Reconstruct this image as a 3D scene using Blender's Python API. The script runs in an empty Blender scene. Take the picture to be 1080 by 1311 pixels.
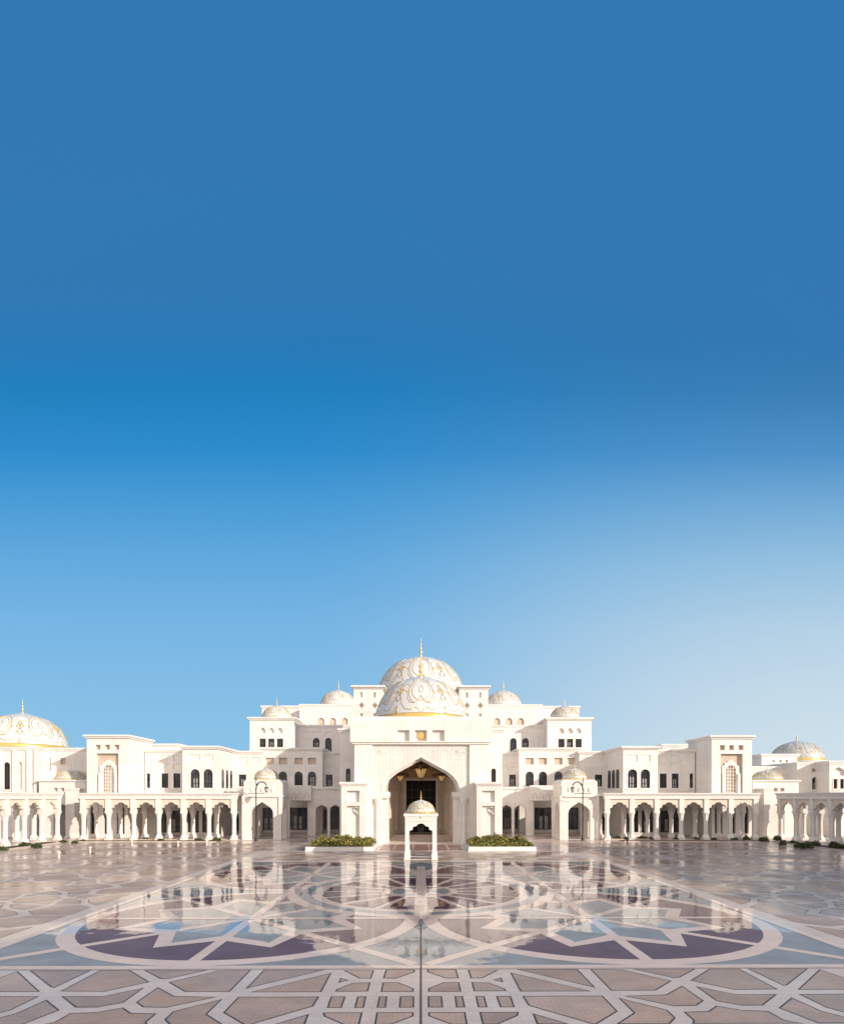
import bpy, bmesh, math, random
from mathutils import Vector, Matrix
from mathutils.geometry import tessellate_polygon
random.seed(7)
R = math.radians
S = bpy.context.scene
C = S.collection
F = 760.0           # focal length in photo pixels
H = 8.0             # camera height
# ------------------------------------------------------------------ camera
cd = bpy.data.cameras.new('camera'); cam = bpy.data.objects.new('camera', cd); C.objects.link(cam)
YAW = 0.5
cam.location = (0, 0, H); cam.rotation_euler = (R(90), 0, R(-YAW))
cd.sensor_fit = 'HORIZONTAL'; cd.sensor_width = 36.0; cd.lens = 36.0*F/1080
cd.shift_y = (1020-655.5)/1080
cd.shift_x = -(math.tan(R(YAW))*F - 1.3)/1080
cd.clip_start = 0.5; cd.clip_end = 6000
S.camera = cam
# ------------------------------------------------------------------ light
SUN_EL, SUN_AZ = 19.5, 53.0     # azimuth measured from straight behind the camera towards the right
EXPO = 0.40
sd = Vector((math.sin(R(SUN_AZ))*math.cos(R(SUN_EL)), -math.cos(R(SUN_AZ))*math.cos(R(SUN_EL)), math.sin(R(SUN_EL))))
sl = bpy.data.lights.new('sun', 'SUN'); sl.energy = 3.65; sl.angle = R(0.5); sl.color = (1.0, 0.89, 0.76)
so = bpy.data.objects.new('sun', sl); C.objects.link(so); so.location = (120, -80, 90)
so.rotation_euler = sd.to_track_quat('Z', 'Y').to_euler()
vs = S.view_settings; vs.view_transform = 'Standard'; vs.look = 'None'; vs.exposure = EXPO; vs.gamma = 1; vs.use_curve_mapping = False

def lin(r, g, b, k=1.0):
    f = lambda c: (c/255/12.92 if c/255 <= .04045 else ((c/255+.055)/1.055)**2.4)*k
    return (f(r), f(g), f(b), 1)
w = bpy.data.worlds.new('World'); S.world = w; w.use_nodes = True
nt = w.node_tree; nt.nodes.clear()
N = lambda t, **k: nt.nodes.new(t)
out = N('ShaderNodeOutputWorld'); bg = N('ShaderNodeBackground')
sky = N('ShaderNodeTexSky'); sky.sky_type = 'NISHITA'; sky.sun_disc = False
sky.sun_elevation = R(SUN_EL); sky.sun_rotation = math.atan2(sd.x, sd.y)
sky.air_density = 1.0; sky.dust_density = 0.6; sky.ozone_density = 2.0
tc = N('ShaderNodeTexCoord'); sx = N('ShaderNodeSeparateXYZ')
nt.links.new(tc.outputs['Generated'], sx.inputs[0])
EK = 1/2**EXPO
def ramp(stops):
    r = N('ShaderNodeValToRGB'); e = r.color_ramp.elements
    while len(e) < len(stops): e.new(0.5)
    for q, (p, c) in zip(e, stops): q.position = p; q.color = lin(*c, k=EK*10)
    return r
rl = ramp([(0,(145,197,232)),(.08,(138,193,230)),(.18,(130,188,229)),(.278,(118,181,228)),(.367,(98,170,223)),(.447,(69,155,215)),(.501,(43,141,206)),(.565,(27,128,192)),(.607,(37,122,184)),(.65,(47,121,181)),(.8,(50,120,178))])
rr = ramp([(0,(215,227,235)),(.08,(208,225,235)),(.18,(199,220,234)),(.278,(182,211,231)),(.367,(153,196,226)),(.447,(116,172,216)),(.501,(82,148,203)),(.565,(60,128,183)),(.607,(51,120,178)),(.8,(50,120,178))])
def wm(op, a, c=None):
    n = N('ShaderNodeMath'); n.operation = op
    for k, v in enumerate((a, c)):
        if v is None: continue
        if isinstance(v, (int, float)): n.inputs[k].default_value = v
        else: nt.links.new(v, n.inputs[k])
    return n.outputs[0]
hz = wm('DIVIDE', sx.outputs['Z'], wm('MAXIMUM', wm('SQRT', wm('ADD', wm('POWER', sx.outputs['Z'], 2), wm('POWER', sx.outputs['Y'], 2))), .001))
nt.links.new(hz, rl.inputs[0]); nt.links.new(hz, rr.inputs[0])
mr = N('ShaderNodeMapRange'); mr.interpolation_type = 'SMOOTHSTEP'
mr.inputs['From Min'].default_value = -.22; mr.inputs['From Max'].default_value = .62
nt.links.new(sx.outputs['X'], mr.inputs[0])
mx = N('ShaderNodeMix'); mx.data_type = 'RGBA'
nt.links.new(mr.outputs[0], mx.inputs['Factor']); nt.links.new(rl.outputs[0], mx.inputs['A']); nt.links.new(rr.outputs[0], mx.inputs['B'])
m2 = N('ShaderNodeMix'); m2.data_type = 'RGBA'; m2.inputs['Factor'].default_value = 0.96
# warm pale fill light added to the unseen sky half behind the camera
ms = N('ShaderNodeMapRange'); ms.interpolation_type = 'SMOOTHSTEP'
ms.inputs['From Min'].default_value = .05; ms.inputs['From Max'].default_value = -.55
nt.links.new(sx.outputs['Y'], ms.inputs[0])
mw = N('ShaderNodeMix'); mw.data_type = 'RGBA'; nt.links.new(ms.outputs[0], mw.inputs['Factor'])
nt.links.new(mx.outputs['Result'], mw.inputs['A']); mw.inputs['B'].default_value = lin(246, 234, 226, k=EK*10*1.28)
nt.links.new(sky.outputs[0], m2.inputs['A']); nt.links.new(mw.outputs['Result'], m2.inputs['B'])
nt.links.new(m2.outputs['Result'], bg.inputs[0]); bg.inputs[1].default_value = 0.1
nt.links.new(bg.outputs[0], out.inputs[0])

# ------------------------------------------------------------------ materials
MATS = {}
def mat(name, col, rough=.6, metal=0, noise=.08, nscale=.6, bump=0, bscale=4, brick=None, bcon=.9, ior=1.5, spec=.5, coat=0, island=None, emit=None, noise2=0, wave=0, wet=False, rvar=0, streak=0, slab=0):
    m = bpy.data.materials.new(name); m.use_nodes = True; t = m.node_tree
    b = t.nodes['Principled BSDF']; b.inputs['Roughness'].default_value = rough; b.inputs['Metallic'].default_value = metal
    b.inputs['IOR'].default_value = ior; b.inputs['Specular IOR Level'].default_value = spec
    b.inputs['Coat Weight'].default_value = coat; b.inputs['Coat Roughness'].default_value = .05
    L = t.links.new; tcn = t.nodes.new('ShaderNodeTexCoord'); co = tcn.outputs['Object']
    rgb = t.nodes.new('ShaderNodeRGB'); rgb.outputs[0].default_value = (*col, 1); cur = rgb.outputs[0]
    def mul(cur, fac_out, lo, hi):
        r = t.nodes.new('ShaderNodeMapRange'); r.inputs['From Min'].default_value = .3; r.inputs['From Max'].default_value = .7
        r.inputs['To Min'].default_value = lo; r.inputs['To Max'].default_value = hi; L(fac_out, r.inputs[0])
        x = t.nodes.new('ShaderNodeMix'); x.data_type = 'RGBA'; x.blend_type = 'MULTIPLY'; x.inputs['Factor'].default_value = 1
        L(cur, x.inputs['A']); L(r.outputs[0], x.inputs['B']); return x.outputs['Result']
    if noise:
        n = t.nodes.new('ShaderNodeTexNoise'); n.inputs['Scale'].default_value = nscale; n.inputs['Detail'].default_value = 6; n.inputs['Roughness'].default_value = .6
        L(co, n.inputs[0]); cur = mul(cur, n.outputs['Fac'], 1-noise, 1+noise)
    if noise2:
        n = t.nodes.new('ShaderNodeTexNoise'); n.inputs['Scale'].default_value = 14; n.inputs['Detail'].default_value = 4
        L(co, n.inputs[0]); cur = mul(cur, n.outputs['Fac'], 1-noise2, 1+noise2)
    if streak:
        n = t.nodes.new('ShaderNodeTexNoise'); n.inputs['Scale'].default_value = 1.3; n.inputs['Detail'].default_value = 5
        mp = t.nodes.new('ShaderNodeMapping'); mp.inputs['Scale'].default_value = (1, 1, .09); L(co, mp.inputs[0]); L(mp.outputs[0], n.inputs[0]); cur = mul(cur, n.outputs['Fac'], 1-streak*1.6, 1+streak*.5)
    if slab:
        g = t.nodes.new('ShaderNodeNewGeometry'); r = t.nodes.new('ShaderNodeValToRGB'); e = r.color_ramp.elements
        e[0].color = (1-slab, 1-slab*1.05, 1-slab*1.1, 1); e[1].color = (1+slab, 1+slab*.9, 1+slab*.8, 1); L(g.outputs['Random Per Island'], r.inputs[0])
        x = t.nodes.new('ShaderNodeMix'); x.data_type = 'RGBA'; x.blend_type = 'MULTIPLY'; x.inputs['Factor'].default_value = 1
        L(cur, x.inputs['A']); L(r.outputs[0], x.inputs['B']); cur = x.outputs['Result']
    if brick:
        bw, bh, mort, rot = brick
        mp = t.nodes.new('ShaderNodeMapping'); mp.inputs['Rotation'].default_value = rot; L(co, mp.inputs[0])
        bk = t.nodes.new('ShaderNodeTexBrick'); bk.inputs['Scale'].default_value = 1; bk.inputs['Brick Width'].default_value = bw
        bk.inputs['Row Height'].default_value = bh; bk.inputs['Mortar Size'].default_value = mort; bk.inputs['Mortar Smooth'].default_value = .3
        bk.inputs['Color1'].default_value = (1,1,1,1); bk.inputs['Color2'].default_value = (.93,.92,.92,1); bk.inputs['Mortar'].default_value = (bcon,bcon,bcon,1)
        L(mp.outputs[0], bk.inputs[0])
        x = t.nodes.new('ShaderNodeMix'); x.data_type = 'RGBA'; x.blend_type = 'MULTIPLY'; x.inputs['Factor'].default_value = 1
        L(cur, x.inputs['A']); L(bk.outputs['Color'], x.inputs['B']); cur = x.outputs['Result']
    if island:
        g = t.nodes.new('ShaderNodeNewGeometry'); r = t.nodes.new('ShaderNodeValToRGB'); e = r.color_ramp.elements
        while len(e) < len(island): e.new(.5)
        for i, c in enumerate(island): e[i].position = i/(len(island)-1); e[i].color = (*c, 1)
        L(g.outputs['Random Per Island'], r.inputs[0]); cur = r.outputs[0]
    L(cur, b.inputs['Base Color'])
    def math_(op, a, c):
        n = t.nodes.new('ShaderNodeMath'); n.operation = op
        for k, v in enumerate((a, c)):
            if isinstance(v, (int, float)): n.inputs[k].default_value = v
            elif v is not None: L(v, n.inputs[k])
        return n.outputs[0]
    def rng(v, a, c, lo, hi, smooth=True):
        n = t.nodes.new('ShaderNodeMapRange'); n.interpolation_type = 'SMOOTHSTEP' if smooth else 'LINEAR'
        for k, q in zip(('From Min', 'From Max', 'To Min', 'To Max'), (a, c, lo, hi)): n.inputs[k].default_value = q
        L(v, n.inputs[0]); return n.outputs[0]
    if wet:
        # a film of water lies on the middle of the square; its near edge is ragged and the stone in front is almost dry
        sp_ = t.nodes.new('ShaderNodeSeparateXYZ'); L(co, sp_.inputs[0])
        n = t.nodes.new('ShaderNodeTexNoise'); n.inputs['Scale'].default_value = .32; n.inputs['Detail'].default_value = 7; n.inputs['Roughness'].default_value = .62
        L(co, n.inputs[0])
        tongue = math_('MULTIPLY', math_('MAXIMUM', math_('SUBTRACT', 8.5, math_('ABSOLUTE', sp_.outputs['X'], None)), 0), 1.2)
        e = math_('ADD', math_('ADD', math_('SUBTRACT', sp_.outputs['Y'], 35.2), tongue), math_('MULTIPLY', math_('SUBTRACT', n.outputs['Fac'], .5), 9))
        L(rng(e, -.25, .35, .34, .03), b.inputs['Roughness']); L(rng(e, -.25, .35, .10, spec), b.inputs['Specular IOR Level'])
    if rvar:
        n = t.nodes.new('ShaderNodeTexNoise'); n.inputs['Scale'].default_value = .16; n.inputs['Detail'].default_value = 6; L(co, n.inputs[0])
        L(rng(n.outputs['Fac'], .38, .62, rough, rough+rvar), b.inputs['Roughness'])
    if emit: b.inputs['Emission Color'].default_value = (*emit[:3], 1); b.inputs['Emission Strength'].default_value = emit[3]
    if bump:
        n = t.nodes.new('ShaderNodeTexNoise'); n.inputs['Scale'].default_value = bscale; n.inputs['Detail'].default_value = 3
        mp = t.nodes.new('ShaderNodeMapping'); mp.inputs['Scale'].default_value = (1, 1, 1) if not wave else (1, .35, 1)
        L(co, mp.inputs[0]); L(mp.outputs[0], n.inputs[0])
        bp = t.nodes.new('ShaderNodeBump'); bp.inputs['Strength'].default_value = 1; bp.inputs['Distance'].default_value = bump
        L(n.outputs['Fac'], bp.inputs['Height']); L(bp.outputs[0], b.inputs['Normal'])
    MATS[name] = m; return m
VB = (R(90), 0, 0)
mat('white_stone', (.80,.76,.715), .55, noise=.06, nscale=.3, brick=(1.9,.95,.016,VB), bcon=.80, noise2=.02, streak=.05)
mat('plain_stone', (.80,.765,.725), .5, noise=.05, nscale=.5, brick=(2.4,1.2,.012,VB), bcon=.86, noise2=.02, streak=.05)
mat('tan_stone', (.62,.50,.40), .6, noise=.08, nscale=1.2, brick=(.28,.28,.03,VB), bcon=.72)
mat('warm_stone', (.74,.65,.55), .5, noise=.07, nscale=.5, brick=(1.2,1.2,.015,VB), bcon=.8)
mat('dome_tile', (.62,.635,.635), .3, noise=.05, nscale=.8, noise2=.05, coat=.25)
mat('grey_tile', (.52,.55,.56), .32, noise=.12, nscale=1.2, noise2=.1, coat=.2)
mat('gold', (.72,.50,.17), .36, metal=.45, noise=.1, nscale=2)
mat('gold_leaf', (.60,.44,.18), .42, metal=.3, noise=.1, nscale=2)
mat('dark_metal', (.035,.032,.032), .4, metal=.6, noise=.1)
mat('bronze', (.12,.07,.035), .4, metal=.8, noise=.15)
mat('carved_wood', (.55,.38,.24), .5, noise=.2, nscale=2)
mat('glass', (.055,.06,.072), .08, noise=.5, nscale=.8)
mat('curtain', (.38,.37,.37), .7, noise=.1, nscale=2)
mat('door_wood', (.012,.009,.009), .55, spec=.15, noise=.2, nscale=2)
mat('lamp_glass', (.8,.55,.2), .3, emit=(1,.62,.2,.22))
mat('leaf', (.06,.1,.03), .5, island=[(.04,.055,.012),(.10,.115,.022),(.19,.18,.035),(.36,.29,.07),(.13,.13,.03)])
mat('leaf_dark', (.04,.07,.03), .5, island=[(.025,.04,.015),(.05,.07,.02),(.10,.11,.03),(.04,.07,.02)])
mat('soil', (.06,.045,.03), .9, noise=.3, nscale=3)
mat('sand', (.45,.38,.30), .9, noise=.12, nscale=.05)
# floor: polished stone, the square carpet under a film of water
mat('floor_pale', (.54,.445,.39), .13, noise=.10, nscale=.25, brick=(.9,.45,.02,(0,0,0)), bcon=.82, bump=.004, bscale=.9, noise2=.05, spec=.2, rvar=.22)
mat('floor_tan', (.40,.285,.225), .15, noise=.16, nscale=.5, brick=(.42,.14,.02,(0,0,0)), bcon=.70, bump=.004, bscale=.9, noise2=.08, spec=.13, rvar=.22, slab=.16)
mat('floor_dark', (.06,.045,.045), .35, noise=.1, spec=.15)
mat('floor_red', (.30,.17,.14), .3, noise=.2, nscale=.7, spec=.3)
WET = dict(ior=1.5, bump=.009, bscale=1.3, noise2=.06, wave=1, spec=1.0, wet=True)
mat('wet_pale', (.61,.485,.43), .035, noise=.08, nscale=.3, brick=(.9,.45,.02,(0,0,0)), bcon=.88, **WET)
mat('wet_blue', (.225,.25,.27), .03, noise=.18, nscale=.5, brick=(.42,.14,.02,(0,0,0)), bcon=.85, **WET)
mat('wet_purple', (.105,.060,.090), .03, noise=.2, nscale=.5, brick=(.42,.14,.02,(0,0,0)), bcon=.8, **WET)

# ------------------------------------------------------------------ mesh helpers
class MB:
    def __init__(s): s.v = []; s.f = []; s.sm = []
    def add(s, vs, fs, smooth=False):
        o = len(s.v); s.v += [tuple(p) for p in vs]
        for f in fs: s.f.append(tuple(i+o for i in f)); s.sm.append(smooth)
        return s
    def box(s, x0, x1, y0, y1, z0, z1):
        if x0 > x1: x0, x1 = x1, x0
        return s.add([(x0,y0,z0),(x1,y0,z0),(x1,y1,z0),(x0,y1,z0),(x0,y0,z1),(x1,y0,z1),(x1,y1,z1),(x0,y1,z1)],
                     [(0,3,2,1),(4,5,6,7),(0,1,5,4),(1,2,6,5),(2,3,7,6),(3,0,4,7)])
    def prism(s, outer, holes, y0, y1, swap=False):
        """outline in (x,z) with holes, extruded along y (or along x when swap)"""
        loops = [outer] + list(holes)
        flat = [p for l in loops for p in l]
        tris = tessellate_polygon([[Vector((p[0], p[1], 0)) for p in l] for l in loops])
        n = len(flat)
        P = (lambda a, y, z: (y, a, z)) if swap else (lambda a, y, z: (a, y, z))
        vs = [P(p[0], y0, p[1]) for p in flat] + [P(p[0], y1, p[1]) for p in flat]
        fs = []
        for t in tris:
            a, b, c = (flat[i] for i in t)
            cr = (b[0]-a[0])*(c[1]-a[1]) - (b[1]-a[1])*(c[0]-a[0])
            t = tuple(t) if cr > 0 else tuple(reversed(t))
            fs.append(t); fs.append(tuple(i+n for i in reversed(t)))
        o = 0
        for k, l in enumerate(loops):
            ar = sum(l[i][0]*l[(i+1)%len(l)][1]-l[(i+1)%len(l)][0]*l[i][1] for i in range(len(l)))
            for i in range(len(l)):
                a, b = o+i, o+(i+1)%len(l)
                q = (a, a+n, b+n, b)
                if (ar > 0) == (k == 0): q = tuple(reversed(q))
                fs.append(q)
            o += len(l)
        return s.add(vs, fs)
    def lathe(s, prof, cx, cy, cz=0, n=32, smooth=True, a0=0, cap=True):
        vs = []; fs = []; m = len(prof)
        for r, z in prof:
            for k in range(n):
                a = a0 + 2*math.pi*k/n; vs.append((cx+r*math.cos(a), cy+r*math.sin(a), cz+z))
        for j in range(m-1):
            for k in range(n):
                fs.append((j*n+k, j*n+(k+1)%n, (j+1)*n+(k+1)%n, (j+1)*n+k))
        s.add(vs, fs, smooth)
        if cap:
            for j in (0, m-1):
                if prof[j][0] > 1e-4: s.add(vs[j*n:j*n+n], [tuple(range(n)) if j else tuple(reversed(range(n)))])
        return s
    def tube(s, pts, r, n=6, closed=False):
        pts = [Vector(p) for p in pts]; vs = []; fs = []; m = len(pts)
        for i, p in enumerate(pts):
            t = (pts[(i+1) % m] if (closed or i < m-1) else p) - (pts[i-1] if (closed or i) else p)
            t.normalize(); u = t.cross(Vector((0,0,1)));
            if u.length < .05: u = t.cross(Vector((1,0,0)))
            u.normalize(); q = u.cross(t); rr = r[i] if isinstance(r, (list, tuple)) else r
            for k in range(n):
                a = 2*math.pi*k/n; vs.append(p + u*rr*math.cos(a) + q*rr*math.sin(a))
        for i in range(m if closed else m-1):
            j = (i+1) % m
            for k in range(n): fs.append((i*n+k, i*n+(k+1)%n, j*n+(k+1)%n, j*n+k))
        if not closed: fs += [tuple(reversed(range(n))), tuple(range((m-1)*n, m*n))]
        return s.add(vs, fs, True)
    def flat(s, poly, z):
        ar = sum(poly[i][0]*poly[(i+1)%len(poly)][1]-poly[(i+1)%len(poly)][0]*poly[i][1] for i in range(len(poly)))
        if ar < 0: poly = list(reversed(poly))
        tris = tessellate_polygon([[Vector((p[0], p[1], 0)) for p in poly]])
        fs = []
        for t in tris:
            a, b, c = (poly[i] for i in t)
            cr = (b[0]-a[0])*(c[1]-a[1]) - (b[1]-a[1])*(c[0]-a[0])
            fs.append(tuple(t) if cr > 0 else tuple(reversed(t)))
        return s.add([(p[0], p[1], z) for p in poly], fs)
    def mesh(s, name, m, off=(0,0,0)):
        me = bpy.data.meshes.new(name)
        me.from_pydata([(v[0]-off[0], v[1]-off[1], v[2]-off[2]) for v in s.v], [], s.f)
        me.polygons.foreach_set('use_smooth', s.sm); me.materials.append(MATS[m]); me.update()
        return me
    def build(s, name, m, parent=None, local=False):
        off = Vector((0,0,0)); p = parent
        while p is not None and not local: off += p.location; p = p.parent
        o = bpy.data.objects.new(name, s.mesh(name, m, off)); C.objects.link(o); o.parent = parent
        return o
def tag(o, label=None, cat=None, group=None, kind=None):
    if label: o['label'] = label
    if cat: o['category'] = cat
    if group: o['group'] = group
    if kind: o['kind'] = kind
    return o
def thing(name, loc, label, cat, group=None, rz=0):
    o = bpy.data.objects.new(name, None); C.objects.link(o); o.location = loc; o.rotation_euler = (0,0,rz); o.empty_display_size = .5
    return tag(o, label, cat, group)
def copy_tree(o, parent=None):
    c = o.copy(); C.objects.link(c)
    if parent is not None: c.parent = parent
    for ch in list(o.children): copy_tree(ch, c)
    return c
XU = lambda u, Y: u*Y/F
ZY = lambda y, Y: H + (1020-y)*Y/F

KEEL = [(1,0),(.985,.15),(.95,.29),(.89,.40),(.80,.50),(.66,.615),(.44,.745),(.22,.87)]
def arch(cx, z0, z1, hw, kind='rect', rise=None):
    """closed outline, counter-clockwise, from bottom left"""
    if kind == 'rect': return [(cx-hw,z0),(cx+hw,z0),(cx+hw,z1),(cx-hw,z1)]
    if kind == 'round':
        rise = rise or hw; zs = z1-rise; n = 10
        top = [(cx+hw*math.cos(math.pi*i/n), zs+rise*math.sin(math.pi*i/n)) for i in range(n+1)]
        return [(cx-hw,z0),(cx+hw,z0)] + top
    if kind == 'keel':
        rise = rise or hw*.93; zs = z1-rise
        right = [(cx+hw*a, zs+rise*b) for a, b in KEEL]
        left = [(cx-hw*a, zs+rise*b) for a, b in reversed(KEEL)]
        return [(cx-hw,z0),(cx+hw,z0)] + right + [(cx,z1)] + left
    if kind == 'foil':
        rise = rise or hw*1.0; zs = z1-rise
        cus = [(1,0),(.70,.40),(.40,.74),(0,1)]
        pts = []
        for i in range(3):
            a, b = Vector(cus[i]), Vector(cus[i+1]); mid = (a+b)/2; d = b-a; nrm = Vector((d.y, -d.x)); 
            for k in range(6):
                t = k/6; bul = math.sin(math.pi*t)*(.30 if i < 2 else .16)
                p = a + d*t + nrm*bul; pts.append((min(p.x, 1.0), p.y))
        right = [(cx+hw*a, zs+rise*b) for a, b in pts]
        left = [(2*cx-x, z) for x, z in reversed(right)]
        return [(cx-hw,z0),(cx+hw,z0)] + right[1:] + [(cx,z1)] + left[:-1]
def inset(o, g):
    """scale an arch-like outline inwards by g about its middle"""
    xs = [p[0] for p in o]; zs = [p[1] for p in o]; cx = (min(xs)+max(xs))/2; cz = (min(zs)+max(zs))/2
    sx_ = 1-2*g/(max(xs)-min(xs)); sz = 1-2*g/(max(zs)-min(zs))
    return [(cx+(x-cx)*sx_, cz+(z-cz)*sz) for x, z in o]

def window(par, Y, cx, z0, z1, hw, kind, lattice=False):
    o = arch(cx, z0, z1, hw, kind)
    fr = MB(); g = min(.10, hw*.16)
    fr.prism(o, [inset(o, g)], Y+.22, Y+.34)
    if not lattice:
        fr.box(cx-.05, cx+.05, Y+.24, Y+.33, z0+g*.9, z1-(hw*.5 if kind != 'rect' else g))
        zt = z1-(hw if kind == 'round' else hw*.9 if kind == 'keel' else (z1-z0)*.26)
        fr.box(cx-hw+g*.9, cx+hw-g*.9, Y+.235, Y+.335, zt-.05, zt+.05)
        fr.box(cx-hw+g*.9, cx+hw-g*.9, Y+.235, Y+.335, z0+(zt-z0)*.32, z0+(zt-z0)*.32+.06)
        for sg in (-1, 1): fr.box(cx+sg*(hw*.52)-.025, cx+sg*(hw*.52)+.025, Y+.245, Y+.325, z0+g*.9, zt)
    else:
        n = 4; m = int((z1-z0)/.55)
        for i in range(1, n): fr.box(cx-hw+2*hw*i/n-.04, cx-hw+2*hw*i/n+.04, Y+.24, Y+.33, z0+.05, z1-(hw*.8 if 0 < i < n and i != n//2 else .1))
        for j in range(1, m): fr.box(cx-hw*.93, cx+hw*.93, Y+.245, Y+.325, z0+j*.55-.04, z0+j*.55+.04)
    wn = fr.build('window', 'dark_metal' if not lattice else 'warm_stone', par)
    MB().prism(inset(o, .03), [], Y+.36, Y+.40).build('pane', 'glass' if not lattice else 'tan_stone', wn)
    if not lattice:
        hcur = random.choice([0, .35, .55, .55])
        if hcur:
            cu = MB(); zc = z0+(z1-z0)*.04
            for sg in (-1, 1): cu.box(cx+sg*hw*.12, cx+sg*hw*.45, Y+.345, Y+.355, zc, z0+(z1-z0)*(.6 if hcur > .5 else .5))
            cu.build('curtain', 'curtain', wn)
    return wn

def block(par, u0, u1, yt, Yf, Yb, ops=(), z0=0, s=1, T=.5, corn=.35, name='wall', m='white_stone', sunk=False, cb=True):
    """a storey block given in photo pixels: front wall with openings, solid body, cornice.
    ops: (what, kind, u0, u1, ytop, ybot)"""
    a, b = sorted((s*XU(u0, Yf), s*XU(u1, Yf))); z1 = ZY(yt, Yf)
    holes = []; wins = []
    for op in ops:
        what, kind, p, q, t_, bt = op
        cx = s*XU((p+q)/2, Yf); hw = abs(XU(q-p, Yf))/2
        zb, zt = ZY(bt, Yf), ZY(t_, Yf)
        holes.append(arch(cx, zb, zt, hw, kind))
        if what not in ('niche', 'blind'): wins.append((cx, zb, zt, hw, kind, what))
    mb = MB(); mb.prism([(a,z0),(b,z0),(b,z1),(a,z1)], holes, Yf, Yf+T)
    mb.box(a, b, Yf+T-.003, Yb, z0, z1-.002)
    mb.build(name, m, par)
    for op, h in zip(ops, holes):
        if op[0] == 'blind': MB().prism(inset(h, .004), [], Yf+.13, Yf+T-.02).build('blind_panel', 'plain_stone', par)
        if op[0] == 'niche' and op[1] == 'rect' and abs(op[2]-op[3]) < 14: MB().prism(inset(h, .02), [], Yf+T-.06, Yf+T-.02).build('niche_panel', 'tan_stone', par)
    if corn:
        c = MB()
        c.box(a-corn, b+corn, Yf-corn, Yb+(corn if cb else 0), z1-.02, z1+.32)
        c.box(a-corn*.5, b+corn*.5, Yf-corn*.5, Yb+(corn*.5 if cb else 0), z1-.30, z1-.03)
        c.build('cornice', 'plain_stone', par)
    ups = sorted({round(w_[1], 1) for w_ in wins if w_[1] > 3})
    for zs in ups[:1]:
        MB().box(a-.06, b+.06, Yf-.10, Yf+.02, zs-.62, zs-.46).build('string_course', 'plain_stone', par)
    # surrounds: thin raised mouldings round the windows
    if wins:
        for cx, zb, zt, hw, kind, what in wins:
            wn = window(par, Yf, cx, zb, zt, hw, kind, what == 'lattice'); tr = MB()
            o = arch(cx, zb, zt, hw, kind); big = inset(o, -.22)
            big = [(x, max(z, zb-.12)) for x, z in big]
            tr.prism(big, [inset(o, -.004)], Yf-.07, Yf+.01)
            tr.box(cx-hw-.3, cx+hw+.3, Yf-.16, Yf+.02, zb-.28, zb-.125)
            tr.build('moulding', 'plain_stone', wn)
    return a, b, z1

def dome_profile(Rr, h, n=20, tip=.05):
    pr = []
    for i in range(n+1):
        a = math.pi/2*i/n; r = Rr*math.cos(a)**.92; z = h*(1-tip)*math.sin(a)
        z += tip*h*math.exp(-(r/(.16*Rr))**2)
        pr.append((max(r, .001), z))
    return pr
def dome_point(Rr, h, phi, v, off, cx, cy, cz, tip=.05):
    a = math.pi/2*v; r = Rr*math.cos(a)**.92; z = h*(1-tip)*math.sin(a)+tip*h*math.exp(-(r/(.16*Rr))**2)
    r += off*math.cos(a); z += off*math.sin(a)
    return (cx+r*math.sin(phi), cy-r*math.cos(phi), cz+z)
def circ(cx, cy, rx, ry, a0=0, a1=360, n=24):
    return [(cx+rx*math.sin(R(a0+(a1-a0)*i/n)), cy+ry*math.cos(R(a0+(a1-a0)*i/n))) for i in range(n+1)]
def motif():
    L = []
    L.append((circ(0, .60, .22, .20), 1)); L.append((circ(0, .60, .285, .27, -150, 150), 1.2))
    for sg in (-1, 1):
        L.append(([(sg*x, y) for x, y in [(0,.48),(.06,.40),(.14,.36),(.22,.37),(.29,.44),(.31,.54),(.28,.64),(.24,.74),(.25,.84),(.31,.88)]], 1.2))
        L.append(([(sg*x, y) for x, y in [(.12,.30),(.22,.26),(.33,.28),(.40,.36),(.44,.46),(.5,.52)]], 1.2))
        L.append(([(sg*x, y) for x, y in [(.31,.54),(.38,.58),(.44,.56),(.5,.62)]], 1))
        L.append(([(sg*x, y) for x, y in [(.29,.66),(.36,.72),(.44,.72),(.5,.68)]], 1))
        L.append(([(sg*x, y) for x, y in [(.12,.30),(.05,.27),(0,.20)]], .9))
        L.append((circ(sg*.5, .45, .05, .05), 1))
    for dx, dy in ((.5,.64),(.46,.57),(.54,.57)): 
        L.append((circ(dx, dy, .035, .045, n=10), 1.5)); 
    L.append((circ(.5,.27,.02,.05,n=8), 1.6)); L.append((circ(0,.60,.05,.07,n=10), 1.0))
    return L
MOTIF = motif()
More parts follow.
